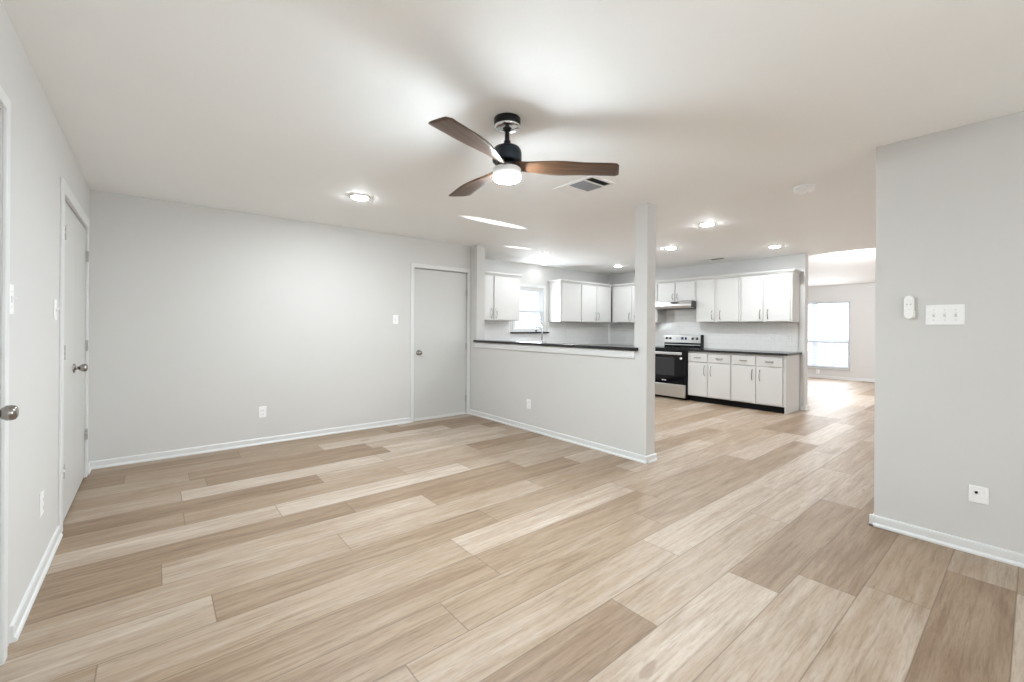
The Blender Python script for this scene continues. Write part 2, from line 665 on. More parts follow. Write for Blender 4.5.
def casing(parent, x0, x1, z1, w, ytop=0.0, left=True, right=True):
    """flat casing round an opening x0..x1, height z1, with a small step"""
    m = MB()
    for (a, b) in ([(x0 - w, x0 - 0.007)] if left else []) + ([(x1 + 0.007, x1 + w)] if right else []):
        m.box(a, b, -0.013, 0, 0, z1 + w, 0.003)
    m.box(x0 - (w if left else 0) + 0.0005, x1 + (w if right else 0) - 0.0005, -0.0134, 0, z1 + 0.007, z1 + w + 0.0005, 0.003)
    return m.build('casing', M_TRIM, parent)


# near door on the left wall (only its latch edge reaches the picture)
d = struct_root('door_1', (XL, 0, 0), FACE_E)
casing(d, NEAR[0], NEAR[1], NEAR[3], 0.056)
lf = MB().box(NEAR[0] + 0.004, NEAR[1] - 0.004, 0.012, 0.047, 0.012, NEAR[3] - 0.006, 0.002).build('door_leaf', M_DOOR, d)
knob(lf, NEAR[1] - 0.105, 0.948, 0.012, M_DARKNICKEL)

# pair of closet doors on the left wall
d = struct_root('door_2', (XL, 0, 0), FACE_E)
casing(d, CLOS[0], CLOS[1], CLOS[3], 0.085)
mid = (CLOS[0] + CLOS[1]) / 2
for (a, b, hx) in ((CLOS[0] + 0.006, mid - 0.002, CLOS[0] + 0.004), (mid + 0.002, CLOS[1] - 0.006, CLOS[1] - 0.004)):
    lf = MB().box(a, b, 0.001, 0.036, 0.016, CLOS[3] - 0.014, 0.002).build('door_leaf', M_DOOR, d)
    for z in (0.36, 1.09, 1.825):
        hinge(lf, hx, z, -0.003)
    if a < mid - 0.1:
        knob(lf, mid - 0.075, 0.955, 0.001, M_DARKNICKEL)

# door in the back wall
d = struct_root('door_3', (0, YA, 0), FACE_S)
casing(d, BDOOR[0], BDOOR[1], BDOOR[3], 0.055)
lf = MB().box(BDOOR[0] + 0.005, BDOOR[1] - 0.006, 0.010, 0.045, 0.02, BDOOR[3] - 0.012, 0.002).build('door_leaf', M_DOOR, d)
knob(lf, BDOOR[0] + 0.068, 0.915, 0.010, M_DARKNICKEL)
MB().box(BDOOR[0] + 0.006, BDOOR[1] - 0.007, 0.001, 0.010, 0.004, 0.038, 0.002).build('door_sweep', M_TRIM, lf)
for z in (0.23, 0.985, 1.76):
    hinge(lf, BDOOR[1] - 0.004, z, 0.008)

# ------------------------------------------------------------------ bar top and its apron board
bt = MB()
bt.box(XB - 0.003, XB + TB + 0.003, YP2 + 0.0015, YSTUB - 0.0015, 1.047, 1.077)
bt.box(XB - 0.042, XB - 0.0015, 2.408, 5.118, 1.047, 1.077, 0.003)
bt.box(XB + TB + 0.0015, XB + TB + 0.042, 2.40, 5.118, 1.047, 1.077, 0.003)
tag(bt.build('bar_top', M_GRANITE), 'narrow black stone bar top running along the half wall between the end posts', 'countertop')
ap = MB().box(XB - 0.018, XB, 2.445, 5.118, 0.972, 1.0455, 0.002)
struct(ap.build('trim_1', M_TRIM))


# ------------------------------------------------------------------ wall plates
def plate(m, w, h, cz=0.0, cx=0.0):
    m.box(cx - w / 2, cx + w / 2, -0.006, 0, cz - h / 2, cz + h / 2, 0.003)
    return m


def outlet(label, loc, rotz, group='wall outlets'):
    t = thing('wall_outlet', label, 'outlet', loc, rotz, group)
    plate(MB(), 0.072, 0.116).build('cover_plate', M_PLATE, t)
    for z in (-0.021, 0.021):
        f = MB().box(-0.017, 0.017, -0.0085, -0.006, z - 0.014, z + 0.014, 0.002).build('receptacle', M_PLATE, t)
        s = MB()
        s.box(-0.008, -0.0055, -0.0092, -0.0085, z - 0.004, z + 0.006)
        s.box(0.0055, 0.008, -0.0092, -0.0085, z - 0.004, z + 0.006)
        s.lathe([(0.0028, 0), (0.0028, 0.0007), (0, 0.0007)], (0, -0.0085, z - 0.009), '-y', 10)
        s.build('slots', M_PLATEG, f)
    return t


def switch(label, loc, rotz, gangs=1, group='light switches'):
    t = thing('light_switch', label, 'light switch', loc, rotz, group)
    w = 0.072 + 0.046 * (gangs - 1)
    plate(MB(), w, 0.118).build('cover_plate', M_PLATE, t)
    for k in range(gangs):
        x = (k - (gangs - 1) / 2) * 0.046
        e = MB().box(x - 0.0055, x + 0.0055, -0.0075, -0.006, -0.013, 0.013).build('toggle_slot', M_SLAT, t)
        tg = MB().box(x - 0.004, x + 0.004, -0.020, -0.006, -0.005, 0.005, 0.002)
        tg.bm.transform(Matrix.Rotation(R(-22), 4, 'X'))
        tg.build('toggle', M_PLATE, t)
        for z in (-0.03, 0.03):
            MB().lathe([(0.003, 0), (0.003, 0.001), (0, 0.001)], (x, -0.006, z), '-y', 10).build('screw', M_SLAT, t)
    return t


outlet('white wall outlet low on the plain back wall left of the door', (0.897, YA, 0.342), FACE_S)
outlet('white wall outlet low on the half wall below the bar top', (XB, 3.965, 0.323), FACE_W)
outlet('white wall outlet low on the left wall before the closet doors', (XL, 3.19, 0.36), FACE_E)
switch('single light switch on the back wall beside the grey door', (2.395, YA, 1.352), FACE_S)
switch('single light switch on the left wall beside the closet doors', (XL, 3.55, 1.345), FACE_E)
switch('single light switch at left edge of view beside the near door', (XL, 2.55, 1.36), FACE_E)
switch('wide three toggle switch plate on the right wall', (XR, 0.346, 1.352), FACE_W, 3)

# jack plate low on right wall
t = thing('cable_jack_plate', 'white cable jack plate with black socket low on the right wall', 'wall plate', (XR, 0.205, 0.336), FACE_W)
plate(MB(), 0.078, 0.094).build('cover_plate', M_PLATE, t)
MB().box(-0.021, 0.021, -0.0075, -0.006, -0.028, 0.028, 0.0008).build('insert', M_PLATE, t)
MB().lathe([(0.0, 0.012), (0.003, 0.012), (0.003, 0.010), (0.0065, 0.010), (0.0065, 0.0), (0, 0)], (-0.009, -0.006, 0.013), '-y', 16).build('coax_socket', M_BLACK, t)

# oval remote in its cradle on right wall
t = thing('fan_remote', 'white oval remote hanging in a wall cradle left of the triple switch', 'remote control', (XR, 0.50, 1.40), FACE_W)
cr = MB()
cr.box(-0.014, 0.026, -0.012, 0, -0.068, -0.020, 0.005)
cr.box(0.017, 0.026, -0.026, 0, -0.060, -0.042, 0.003)
cr.build('cradle', M_PLATE, t)


def capsule(w, h, y0, y1, bev):
    n = 14
    pts = []
    r = w / 2
    for i in range(n + 1):
        a = PI * i / n
        pts.append((r * math.cos(a), h / 2 - r + r * math.sin(a)))
    for i in range(n + 1):
        a = PI + PI * i / n
        pts.append((r * math.cos(a), -h / 2 + r + r * math.sin(a)))
    return MB().prism(pts, y0, y1, bev)


body = capsule(0.046, 0.142, -0.030, -0.008, 0.004).build('remote_body', M_PLATE, t)
for (x, z) in ((-0.009, 0.018), (0.009, 0.018)):
    MB().lathe([(0.0045, 0), (0.0045, 0.0015), (0, 0.0015)], (x, -0.030, z), '-y', 14).build('button', M_SLAT, body)
for (x, z) in ((0, 0.042), (0, -0.012)):
    MB().lathe([(0.006, 0), (0.006, 0.001), (0, 0.001)], (x, -0.030, z), '-y', 14).build('button', M_PLATE, body)


# ------------------------------------------------------------------ recessed lights, smoke detector, registers
def downlight(loc, label, r=0.082, led=None):
    t = thing('recessed_downlight', label, 'ceiling light', loc, 0, 'recessed LED downlights')
    MB().lathe([(r * 0.74, -0.004), (r * 0.8, -0.009), (r * 0.97, -0.006), (r, 0.0), (r * 0.74, 0.0)], (0, 0, 0), 'z', 40).build('trim_ring', M_PLATE, t)
    MB().lathe([(0, -0.017), (r * 0.35, -0.0163), (r * 0.60, -0.0135), (r * 0.72, -0.0095), (r * 0.745, -0.001)], (0, 0, 0), 'z', 36).build('lens', led or M_LED, t)
    return t


downlight((1.441, 3.932, H), 'round downlight left of the fan over the living room floor', 0.095, M_LEDMID)
downlight((4.806, 2.375, H), 'round downlight just right of the post, nearest of the kitchen lights', led=M_LEDHIGH)
downlight((5.842, 3.423, H), 'round downlight close beside the post, centre of the kitchen ceiling', led=M_LEDHIGH)
downlight((6.832, 2.387, H), 'round downlight in front of the upper cabinets at the far right end')
downlight((4.790, 5.025, H), 'round downlight above the bar near the left upper cabinet', led=M_LEDHALF)
downlight((5.548, 5.80, H), 'round downlight above the sink window, hard against the wall', led=M_LEDSOFT)
downlight((6.798, 5.078, H), 'round downlight above the corner of the upper cabinets', led=M_LEDHALF)

t = thing('smoke_detector', 'round white smoke detector on the ceiling near the right wall', 'smoke detector', (4.145, 1.233, H))
MB().lathe([(0.076, 0.0), (0.076, -0.010), (0.070, -0.013), (0.070, 0.0)], (0, 0, 0), 'z', 40).build('base_plate', M_PLATE, t)
MB().lathe([(0.070, -0.012), (0.070, -0.026), (0.064, -0.036), (0.05, -0.042), (0.02, -0.043), (0, -0.043)], (0, 0, 0), 'z', 40).build('detector_body', M_PLATE, t)
MB().lathe([(0.0, -0.046), (0.008, -0.0455), (0.010, -0.042)], (0.025, -0.02, 0), 'z', 16).build('test_button', M_SLAT, t)

# three-bank ceiling register beside the fan
t = thing('ceiling_register', 'white ceiling air register with three louvre banks behind the fan blade', 'air vent', (2.742, 2.405, H))
X0, X1 = -0.115, 0.115
fr = MB()
YE = [-0.222, -0.192, -0.125, -0.105, 0.052, 0.068, 0.180, 0.210]
fr.box(X0 - 0.03, X0, YE[0], YE[7], -0.008, 0, 0.002)
fr.box(X1, X1 + 0.03, YE[0], YE[7], -0.008, 0, 0.002)
for a, b in ((YE[0], YE[1]), (YE[2], YE[3]), (YE[4], YE[5]), (YE[6], YE[7])):
    fr.box(X0, X1, a, b, -0.0078, 0, 0.001)
fr.build('register_frame', M_PLATE, t)
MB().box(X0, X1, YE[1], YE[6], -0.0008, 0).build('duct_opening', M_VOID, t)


def bank(y0, y1, n, tilt, along):
    m = MB()
    for i in range(n):
        if along == 'x':
            y = y0 + (i + 0.5) * (y1 - y0) / n
            w = (y1 - y0) / n * 0.62
            s = MB().box(X0, X1, -w, w, -0.0006, 0.0006)
            s.bm.transform(Matrix.Translation((0, y, -0.005)) @ Matrix.Rotation(R(tilt), 4, 'X'))
        else:
            x = X0 + (i + 0.5) * (X1 - X0) / n
            w = (X1 - X0) / n * 0.62
            s = MB().box(-w, w, y0, y1, -0.0006, 0.0006)
            s.bm.transform(Matrix.Translation((x, 0, -0.005)) @ Matrix.Rotation(R(tilt), 4, 'Y'))
        m.merge(s.bm)
    return m


bank(YE[1], YE[2], 5, 38, 'x').build('louvre_bank', M_VOID, t)  # slats coloured dark for the bank that looks into the duct
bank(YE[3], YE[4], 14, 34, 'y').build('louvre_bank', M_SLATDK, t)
bank(YE[5], YE[6], 8, -12, 'x').build('louvre_bank', M_PLATE, t)

t = thing('slim_ceiling_register', 'slim white ceiling register close to the wall over the upper cabinets', 'air vent', (7.33, 3.48, H))
fr = MB()
fr.box(-0.07, 0.07, -0.17, 0.17, -0.004, 0, 0.001)
fr.build('register_frame', M_PLATE, t)
sl = MB()
for k in range(4):
    sl.box(-0.042 + 0.022 * k, -0.030 + 0.022 * k, -0.14, 0.06, -0.0055, -0.004)
sl.build('register_slots', M_VOID, t)

# ------------------------------------------------------------------ ceiling fan
FX, FY = 1.534, 1.911
fan = thing('ceiling_fan', 'black ceiling fan with three carved walnut blades and a round light', 'ceiling fan', (FX, FY, H))
cn = MB().lathe([(0.0, 0), (0.074, 0), (0.075, -0.004), (0.075, -0.040), (0.073, -0.044)], (0, 0, 0), 'z', 48).build('canopy', M_FANBLACK, fan)
MB().lathe([(0.0735, -0.043), (0.074, -0.050), (0.060, -0.056), (0.026, -0.057), (0.0, -0.057)], (0, 0, 0), 'z', 48).build('canopy_cover', M_CHROME, cn)
MB().lathe([(0.0, -0.05), (0.027, -0.05), (0.026, -0.058), (0.020, -0.068), (0.0145, -0.073), (0, -0.073)], (0, 0, 0), 'z', 32).build('ball_joint', M_FANBLACK, cn)
MB().lathe([(0.0, -0.05), (0.0135, -0.05), (0.0135, -0.150), (0, -0.150)], (0, 0, 0), 'z', 24).build('downrod', M_FANBLACK, fan)
MB().lathe([(0.0, -0.125), (0.019, -0.125), (0.020, -0.140), (0.028, -0.150), (0.052, -0.157), (0.070, -0.166), (0.079, -0.180),
            (0.0825, -0.196), (0.0825, -0.240), (0.078, -0.246), (0.0, -0.246)], (0, 0, 0), 'z', 56).build('motor_housing', M_NAVY, fan)
MB().lathe([(0.0, -0.245), (0.060, -0.246), (0.064, -0.285), (0.0, -0.285)], (0, 0, 0), 'z', 40).build('blade_hub', M_FANBLACK, fan)


def fan_blade():
    """carved propeller blade along +x: chord, twist and thickness change along the length"""
    bm = bmesh.new()
    ns, nc = 34, 10
    r0, r1 = 0.02, 0.640
    rings = []
    for i in range(ns + 1):
        s = i / ns
        r = r0 + (r1 - r0) * s
        # chord grows from the root, full from the middle on, rounded corners at the tip
        k = max(0.0, min(1.0, (r - 0.05) / 0.30))
        chord = 0.070 + 0.084 * (k * k * (3 - 2 * k))
        endr = (r1 - r) / 0.026
        if endr < 1:
            chord *= 0.74 + 0.26 * math.sqrt(max(0, 1 - (1 - endr) ** 2))
        tw = R(7 + 26 * (1 - min(1, max(0, (r - 0.04) / 0.40))) ** 1.5)
        th = 0.022 - 0.012 * s
        if endr < 0.6:
            th *= 0.45 + 0.55 * endr / 0.6
        sweep = 0.012 * math.sin(PI * min(1, s * 1.1))
        ring = []
        for side in (1, -1):
            for j in range(nc + 1):
                if side == -1 and j in (0, nc):
                    continue
                c = (j / nc) if side == 1 else 1 - j / nc
                y = (c - 0.5) * chord + sweep
                prof = (4 * c * (1 - c)) ** 0.42
                zt = th * 0.5 * prof * side
                if side == -1:
                    zt *= 0.9
                zz = zt - 0.012 * s * s
                # +y edge (counter-clockwise side) hangs lower
                ring.append(bm.verts.new((r + 0.030 * (c - 0.5) * max(0, s - 0.6) / 0.4, y * math.cos(tw) + zz * math.sin(tw), zz * math.cos(tw) - y * math.sin(tw))))
        rings.append(ring)
    for a, b in zip(rings, rings[1:]):
        n = len(a)
        for j in range(n):
            f = bm.faces.new((a[j], a[(j + 1) % n], b[(j + 1) % n], b[j]))
            f.smooth = True
    bm.faces.new(rings[0])
    bm.faces.new(rings[-1])
    bmesh.ops.recalc_face_normals(bm, faces=bm.faces)
    m = MB()
    m.merge(bm)
    return m


b0 = fan_blade().build('fan_blade', M_BLADE, fan)
b0.location = (0, 0, -0.264)
b0.rotation_euler = (0, 0, R(-37))
for a in (-157, 83):
    b = b0.copy()
    C.objects.link(b)
    b.parent = fan
    b.rotation_euler = (0, 0, R(a))
lk = MB().lathe([(0.0, -0.280), (0.074, -0.280), (0.080, -0.286), (0.080, -0.326), (0.077, -0.328)], (0, 0, 0), 'z', 48).build('light_collar', M_PLATE, fan)
MB().lathe([(0.077, -0.326), (0.0775, -0.332), (0.075, -0.340), (0.066, -0.348), (0.05, -0.352), (0.0, -0.354)], (0, 0, 0), 'z', 48).build('light_lens', M_FANLED, fan)


# ------------------------------------------------------------------ kitchen cabinets
def bow_pull(parent, x, z, y, length, vertical=True, depth=0.030, r=0.0048):
    pts = []
    n = 14
    for i in range(n + 1):
        s = i / n
        a = (s - 0.5) * length
        o = -depth * math.sin(PI * s) ** 0.55 if 0 < s < 1 else 0.0
        pts.append((x, y + o, z + a) if vertical else (x + a, y + o, z))
    rr = [r * (1.25 if i in (0, 1, n - 1, n) else 1.0) for i in range(n + 1)]
    return MB().tube(pts, rr, 10).build('pull_handle', M_NICKEL, parent)


def slab_door(parent, x0, x1, z0, z1, yf, name='cabinet_door'):
    m = MB()
    m.box(x0, x1, yf - 0.019, yf, z0, z1, 0.004, 2)
    return m.build(name, M_CAB, parent)


def off_wall(loc, rotz, gap=0.0015):
    v = Matrix.Rotation(rotz, 3, 'Z') @ Vector((0, -gap, 0))
    return (loc[0] + v.x, loc[1] + v.y, loc[2] + v.z)


def upper_cabinet(label, loc, rotz, w, z0, z1, doors, depth=0.3095, crown=(True, 0, 0), pull_len=0.155):
    loc = off_wall(loc, rotz)
    """local x 0..w left to right, back on y=0, front at -depth; doors = (xa, xb, handle side or None)"""
    t = thing('upper_cabinet', label, 'kitchen cabinet', loc, rotz, 'white upper cabinets')
    MB().box(0, w, -depth, 0, z0, z1, 0.0015, 1).build('cabinet_body', M_CAB, t)
    if crown[0]:
        l, r = -crown[1], crown[2]
        c = MB()
        c.box(l, w + r, -depth - 0.046, 0, z1 + 0.020, z1 + 0.042, 0.004)
        c.box(l * 0.55 if l < 0 else l, w + (r * 0.55 if r > 0 else r), -depth - 0.030, 0, z1 + 0.006, z1 + 0.020, 0.003)
        c.box(l * 0.3 if l < 0 else l, w + (r * 0.3 if r > 0 else r), -depth - 0.014, 0, z1 - 0.008, z1 + 0.006, 0.002)
        c.build('crown_moulding', M_CAB, t)
    for (a, b, hs) in doors:
        dr = slab_door(t, a, b, z0 + 0.012, z1 - 0.018, -depth)
        if hs:
            hx = a + 0.038 if hs == 'l' else b - 0.038
            bow_pull(dr, hx, z0 + 0.035 + pull_len / 2 + 0.01, -depth - 0.019, pull_len)
    return t


def base_cabinet(label, loc, rotz, w, doors, drawers, depth=0.5785, end_panel=False):
    loc = off_wall(loc, rotz)
    t = thing('base_cabinet', label, 'kitchen cabinet', loc, rotz, 'white base cabinets')
    b = MB().box(0, w, -depth, 0, 0.10, 0.868, 0.0015, 1)
    b.build('cabinet_body', M_CAB, t)
    if end_panel:
        MB().box(w, w + 0.018, -depth - 0.003, 0, 0.0, 0.868, 0.0015, 1).build('end_panel', M_CAB, t)
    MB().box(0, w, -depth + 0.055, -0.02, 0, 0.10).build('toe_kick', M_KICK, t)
    for (a, b, hs) in doors:
        dr = slab_door(t, a, b, 0.112, 0.672, -depth)
        hx = a + 0.045 if hs == 'l' else b - 0.045
        bow_pull(dr, hx, 0.545, -depth - 0.019, 0.165)
    for (a, b) in drawers:
        dr = slab_door(t, a, b, 0.694, 0.832, -depth, 'drawer_front')
        bow_pull(dr, (a + b) / 2, 0.763, -depth - 0.019, 0.105, False, 0.026, 0.0062)
    return t


Z0, Z1 = 1.37, 2.128
# sink wall (front towards -Y): local x = world x
upper_cabinet('white two door upper cabinet left of the sink window', (3.69, YK, 0), FACE_S, 1.208, Z0, Z1,
              [(0.07, 0.625, 'r'), (0.647, 1.198, 'l')], crown=(True, 0, 0.042))
upper_cabinet('white single door upper cabinet right of the sink window', (5.914, YK, 0), FACE_S, 0.556, Z0, Z1,
              [(0.03, 0.520, None)], crown=(True, 0.042, 0))
upper_cabinet('white two door upper cabinet in the corner on the sink wall', (6.470, YK, 0), FACE_S, 0.974, Z0, Z1,
              [(0.034, 0.482, 'r'), (0.494, 0.944, 'l')], crown=(True, 0, -0.030))
# oven wall (front towards -X): local x = -world y
upper_cabinet('white upper cabinet in the corner left of the range hood, partly behind the post', (XO, YK - 0.333, 0), FACE_W, YK - 0.333 - 4.640, Z0, Z1,
              [(0.040, 0.478, 'r'), (0.546, 1.058, 'l')], crown=(True, -0.026, 0))
upper_cabinet('short two door upper cabinet directly above the range hood', (XO, 4.638, 0), FACE_W, 4.638 - 3.878, 1.755, Z1,
              [(0.012, 0.356, 'r'), (0.376, 0.744, 'l')], pull_len=0.10)
upper_cabinet('white two door upper cabinet right next to the range hood', (XO, 3.876, 0), FACE_W, 3.876 - 3.116, Z0, Z1,
              [(0.030, 0.336, 'r'), (0.398, 0.734, 'l')])
upper_cabinet('white two door upper cabinet at the open right end of the wall', (XO, 3.114, 0), FACE_W, 3.114 - 2.362, Z0, Z1,
              [(0.020, 0.343, 'r'), (0.382, 0.726, 'l')], crown=(True, 0, 0.042))

base_cabinet('white base cabinet with two drawers next to the range', (XO, 3.872, 0), FACE_W, 3.872 - 3.140,
             [(0.004, 0.342, 'r'), (0.362, 0.722, 'l')], [(0.004, 0.342), (0.362, 0.722)])
base_cabinet('white base cabinet with two drawers at the end of the run', (XO, 3.138, 0), FACE_W, 3.138 - 2.372,
             [(0.008, 0.366, 'r'), (0.386, 0.742, 'l')], [(0.008, 0.366), (0.386, 0.742)], end_panel=True)
base_cabinet('white base cabinet below the sink, hidden behind the bar', (3.70, YK, 0), FACE_S, 3.46,
             [(0.05, 0.6, 'r'), (0.62, 1.2, 'l'), (1.3, 1.85, 'r'), (1.87, 2.4, 'l')], [(0.05, 0.6), (0.62, 1.2), (1.3, 1.85), (1.87, 2.4)])
base_cabinet('white base cabinet between the range and the corner, behind the post', (XO, YK - 0.61, 0), FACE_W, YK - 0.61 - 4.648,
             [(0.03, 0.38, 'r'), (0.40, 0.77, 'l')], [(0.03, 0.38), (0.40, 0.77)])

wt = MB().box(XO - 0.628, XO, 2.322, 3.876, 0.868, 0.902, 0.003)
tag(wt.build('worktop', M_GRANITE), 'black stone worktop on the base cabinets right of the range', 'countertop')
wt = MB()
wt.box(3.70, XO, YK - 0.625, YK, 0.868, 0.902, 0.003)
wt.box(XO - 0.628, XO, 4.646, YK - 0.625, 0.868, 0.902, 0.003)
tag(wt.build('corner_worktop', M_GRANITE), 'black stone corner worktop below the sink window', 'countertop')


# tiled backsplashes
def splash(name, loc, rotz, boxes):
    m = MB()
    for (a, b, z0, z1) in boxes:
        m.box(a, b, -0.008, 0, z0, z1)
    return struct(m.build(name, M_TILE, None, loc, rotz))


splash('trim_2', (3.69, YK, 0), FACE_S, [(0, 1.25, 0.902, 1.37), (1.25, 2.20, 0.902, 1.150), (2.20, 4.08, 0.902, 1.37)])
splash('trim_3', (XO, YK - 0.008, 0), FACE_W, [(0, 1.396, 0.902, 1.37), (1.396, 2.16, 0.902, 1.62), (2.16, YK - 0.008 - 2.382, 0.902, 1.37)])
outlet('white outlet on the tiled wall under the end upper cabinet', (XO - 0.008, 2.75, 1.13), FACE_W, 'backsplash outlets')
outlet('white outlet on the tiles near the open end of the worktop', (XO - 0.008, 2.50, 1.13), FACE_W, 'backsplash outlets')
outlet('white outlet on the tiles right of the faucet in the corner', (6.42, YK - 0.008, 1.17), FACE_S, 'backsplash outlets')

# ------------------------------------------------------------------ range hood
t = thing('range_hood', 'stainless range hood under the short cabinet above the range', 'range hood', (XO, 4.634, 0), FACE_W)
HW = 4.634 - 3.8795
sh = MB()
tt = bmesh.new()
prof = [(0, 1.755), (-0.44, 1.755), (-0.475, 1.700), (-0.475, 1.668), (-0.455, 1.628), (0, 1.628)]
a = [tt.verts.new((0.002, y, z)) for y, z in prof]
b = [tt.verts.new((HW - 0.004, y, z)) for y, z in prof]
tt.faces.new(a)
tt.faces.new(b)
for i in range(len(prof)):
    j = (i + 1) % len(prof)
    tt.faces.new((a[i], a[j], b[j], b[i]))
bmesh.ops.recalc_face_normals(tt, faces=tt.faces)
sh.merge(tt)
sh.build('hood_shell', M_STEEL, t)
MB().box(HW - 0.004, HW, -0.470, 0, 1.632, 1.753, 0.001, 1).build('end_cap', M_DARKSTEEL, t)
MB().box(0.03, HW - 0.04, -0.44, -0.03, 1.620, 1.628).build('filter', M_DARKSTEEL, t)
MB().box(HW * 0.47, HW * 0.66, -0.480, -0.455, 1.724, 1.736, 0.001, 1).build('control_strip', M_BLACK, t)

# ------------------------------------------------------------------ range
RW = 0.758
t = thing('electric_range', 'stainless and black electric range with oven between the base cabinets', 'range', (XO, 4.640, 0), FACE_W)
MB().box(0.002, RW - 0.002, -0.62, -0.03, 0.035, 0.895, 0.002, 1).build('range_body', M_BLACK, t)
for x in (0.05, RW - 0.05):
    for y in (-0.58, -0.08):
        MB().lathe([(0, 0), (0.018, 0), (0.018, 0.035), (0, 0.035)], (x, y, 0), 'z', 14).build('foot', M_BLACK, t)
MB().box(0.006, RW - 0.006, -0.60, -0.05, 0.012, 0.035).build('kick_panel', M_KICK, t)
ct = MB().box(0, RW, -0.655, -0.08, 0.895, 0.910, 0.003).build('cooktop', M_BGLASS, t)
for (x, y, r) in ((0.2, -0.5, 0.105), (0.56, -0.5, 0.085), (0.2, -0.22, 0.075), (0.56, -0.22, 0.1)):
    MB().lathe([(r - 0.004, 0.9101), (r - 0.004, 0.9106), (r, 0.9106), (r, 0.9101)], (x, y, 0), 'z', 40).build('burner_ring', M_DARKSTEEL, ct)
MB().box(0.0, RW, -0.660, -0.62, 0.868, 0.894, 0.003).build('front_rail', M_BLACK, t)
od = MB().box(0.010, RW - 0.010, -0.660, -0.62, 0.275, 0.864, 0.004).build('oven_door', M_BGLASS, t)
MB().box(0.130, RW - 0.205, -0.6612, -0.655, 0.42, 0.74, 0.003).build('oven_window', M_OVWIN, od)
hd = MB()
hd.box(0.03, RW - 0.055, -0.700, -0.676, 0.792, 0.842, 0.008)
hd.box(0.06, 0.09, -0.680, -0.655, 0.802, 0.832, 0.003)
hd.box(RW - 0.115, RW - 0.085, -0.680, -0.655, 0.802, 0.832, 0.003)
hd.build('oven_handle', M_STEEL, od)
MB().lathe([(0.022, 0), (0.022, 0.0012), (0, 0.0012)], (RW - 0.085, -0.660, 0.735), '-y', 24).build('round_sticker', M_PLATE, od)
lg = MB()
for k, (dx, w) in enumerate(((-0.042, 0.026), (-0.010, 0.018), (0.014, 0.026))):
    lg.box(RW / 2 - 0.03 + dx, RW / 2 - 0.03 + dx + w, -0.6612, -0.660, 0.322 + 0.003 * (k == 1), 0.336, 0.0004, 1)
lg.build('logo_mark', M_PLATE, od)
MB().box(0.010, RW - 0.010, -0.656, -0.62, 0.045, 0.268, 0.005).build('storage_drawer', M_STEEL, t)
bg = MB()
bg.box(0.0, RW - 0.022, -0.085, -0.012, 0.985, 1.140, 0.006)
bgo = bg.build('control_panel', M_STEEL, t)
MB().box(RW - 0.022, RW, -0.095, -0.010, 0.905, 1.144, 0.004).build('end_cap', M_BLACK, t)
MB().box(0.0, RW - 0.022, -0.075, -0.012, 0.908, 0.985, 0.003).build('vent_strip', M_BGLASS, t)
MB().box(0.0, RW - 0.022, -0.083, -0.070, 0.944, 0.960, 0.002, 1).build('vent_trim', M_STEEL, t)
for x in (0.060, 0.135, 0.582, 0.665):
    kn = MB().lathe([(0, 0), (0.024, 0), (0.023, 0.006), (0.018, 0.018), (0.016, 0.024), (0, 0.025)], (x, -0.085, 1.072), '-y', 24).build('control_knob', M_BLACK, bgo)
    MB().box(x - 0.002, x + 0.002, -0.1115, -0.108, 1.072, 1.088).build('pointer', M_PLATE, kn)
MB().box(0.245, 0.475, -0.0865, -0.080, 1.042, 1.100, 0.002, 1).build('touch_panel', M_SLAT, bgo)
MB().box(0.355, 0.405, -0.0875, -0.080, 1.048, 1.095, 0.001, 1).build('display', M_DISPLAY, bgo)
MB().box(0.428, 0.470, -0.0875, -0.080, 1.048, 1.095, 0.001, 1).build('display', M_DISPLAY, bgo)

# ------------------------------------------------------------------ sink window, sill, faucet
w1 = struct_root('window_1', (0, YK, 0), FACE_S)
a, b, z0, z1 = SINKW
cs = MB()
cs.box(a - 0.055, a + 0.004, -0.014, 0, z0 - 0.01, z1 + 0.05, 0.003)
cs.box(b - 0.004, b + 0.055, -0.014, 0, z0 - 0.01, z1 + 0.05, 0.003)
cs.box(a - 0.055, b + 0.055, -0.0144, 0, z1 - 0.004, z1 + 0.0505, 0.003)
cs.build('casing', M_TRIM, w1)


def sash(x0, x1, za, zb, y0, y1, parent, grid=0):
    m = MB()
    f = 0.034
    m.box(x0, x0 + f, y0, y1, za, zb, 0.003)
    m.box(x1 - f, x1, y0, y1, za, zb, 0.003)
    m.box(x0 + f, x1 - f, y0, y1, za, za + f, 0.003)
    m.box(x0 + f, x1 - f, y0, y1, zb - f, zb, 0.003)
    s = m.build('sash', M_TRIM, parent)
    ym = (y0 + y1) / 2
    MB().box(x0 + f - 0.004, x1 - f + 0.004, ym - 0.003, ym + 0.003, za + f - 0.004, zb - f + 0.004).build('pane', M_PANE, s)
    return s


fr = MB()
fr.box(a, a + 0.02, 0.0, T, z0, z1)
fr.box(b - 0.02, b, 0.0, T, z0, z1)
fr.box(a + 0.02, b - 0.02, 0.0, T, z1 - 0.02, z1)
fr.box(a + 0.02, b - 0.02, 0.0, T, z0, z0 + 0.02)
fr.build('window_frame', M_TRIM, w1)
zm = 1.572
sash(a + 0.02, b - 0.02, z0 + 0.02, zm + 0.017, 0.045, 0.075, w1)
sash(a + 0.02, b - 0.02, zm - 0.017, z1 - 0.02, 0.078, 0.108, w1)
sl = MB().box(4.945, 5.875, YK - 0.065, YK + 0.01, 1.152, 1.176, 0.003)
tag(sl.build('window_sill', M_GRANITE), 'dark stone sill ledge under the kitchen sink window', 'window sill')


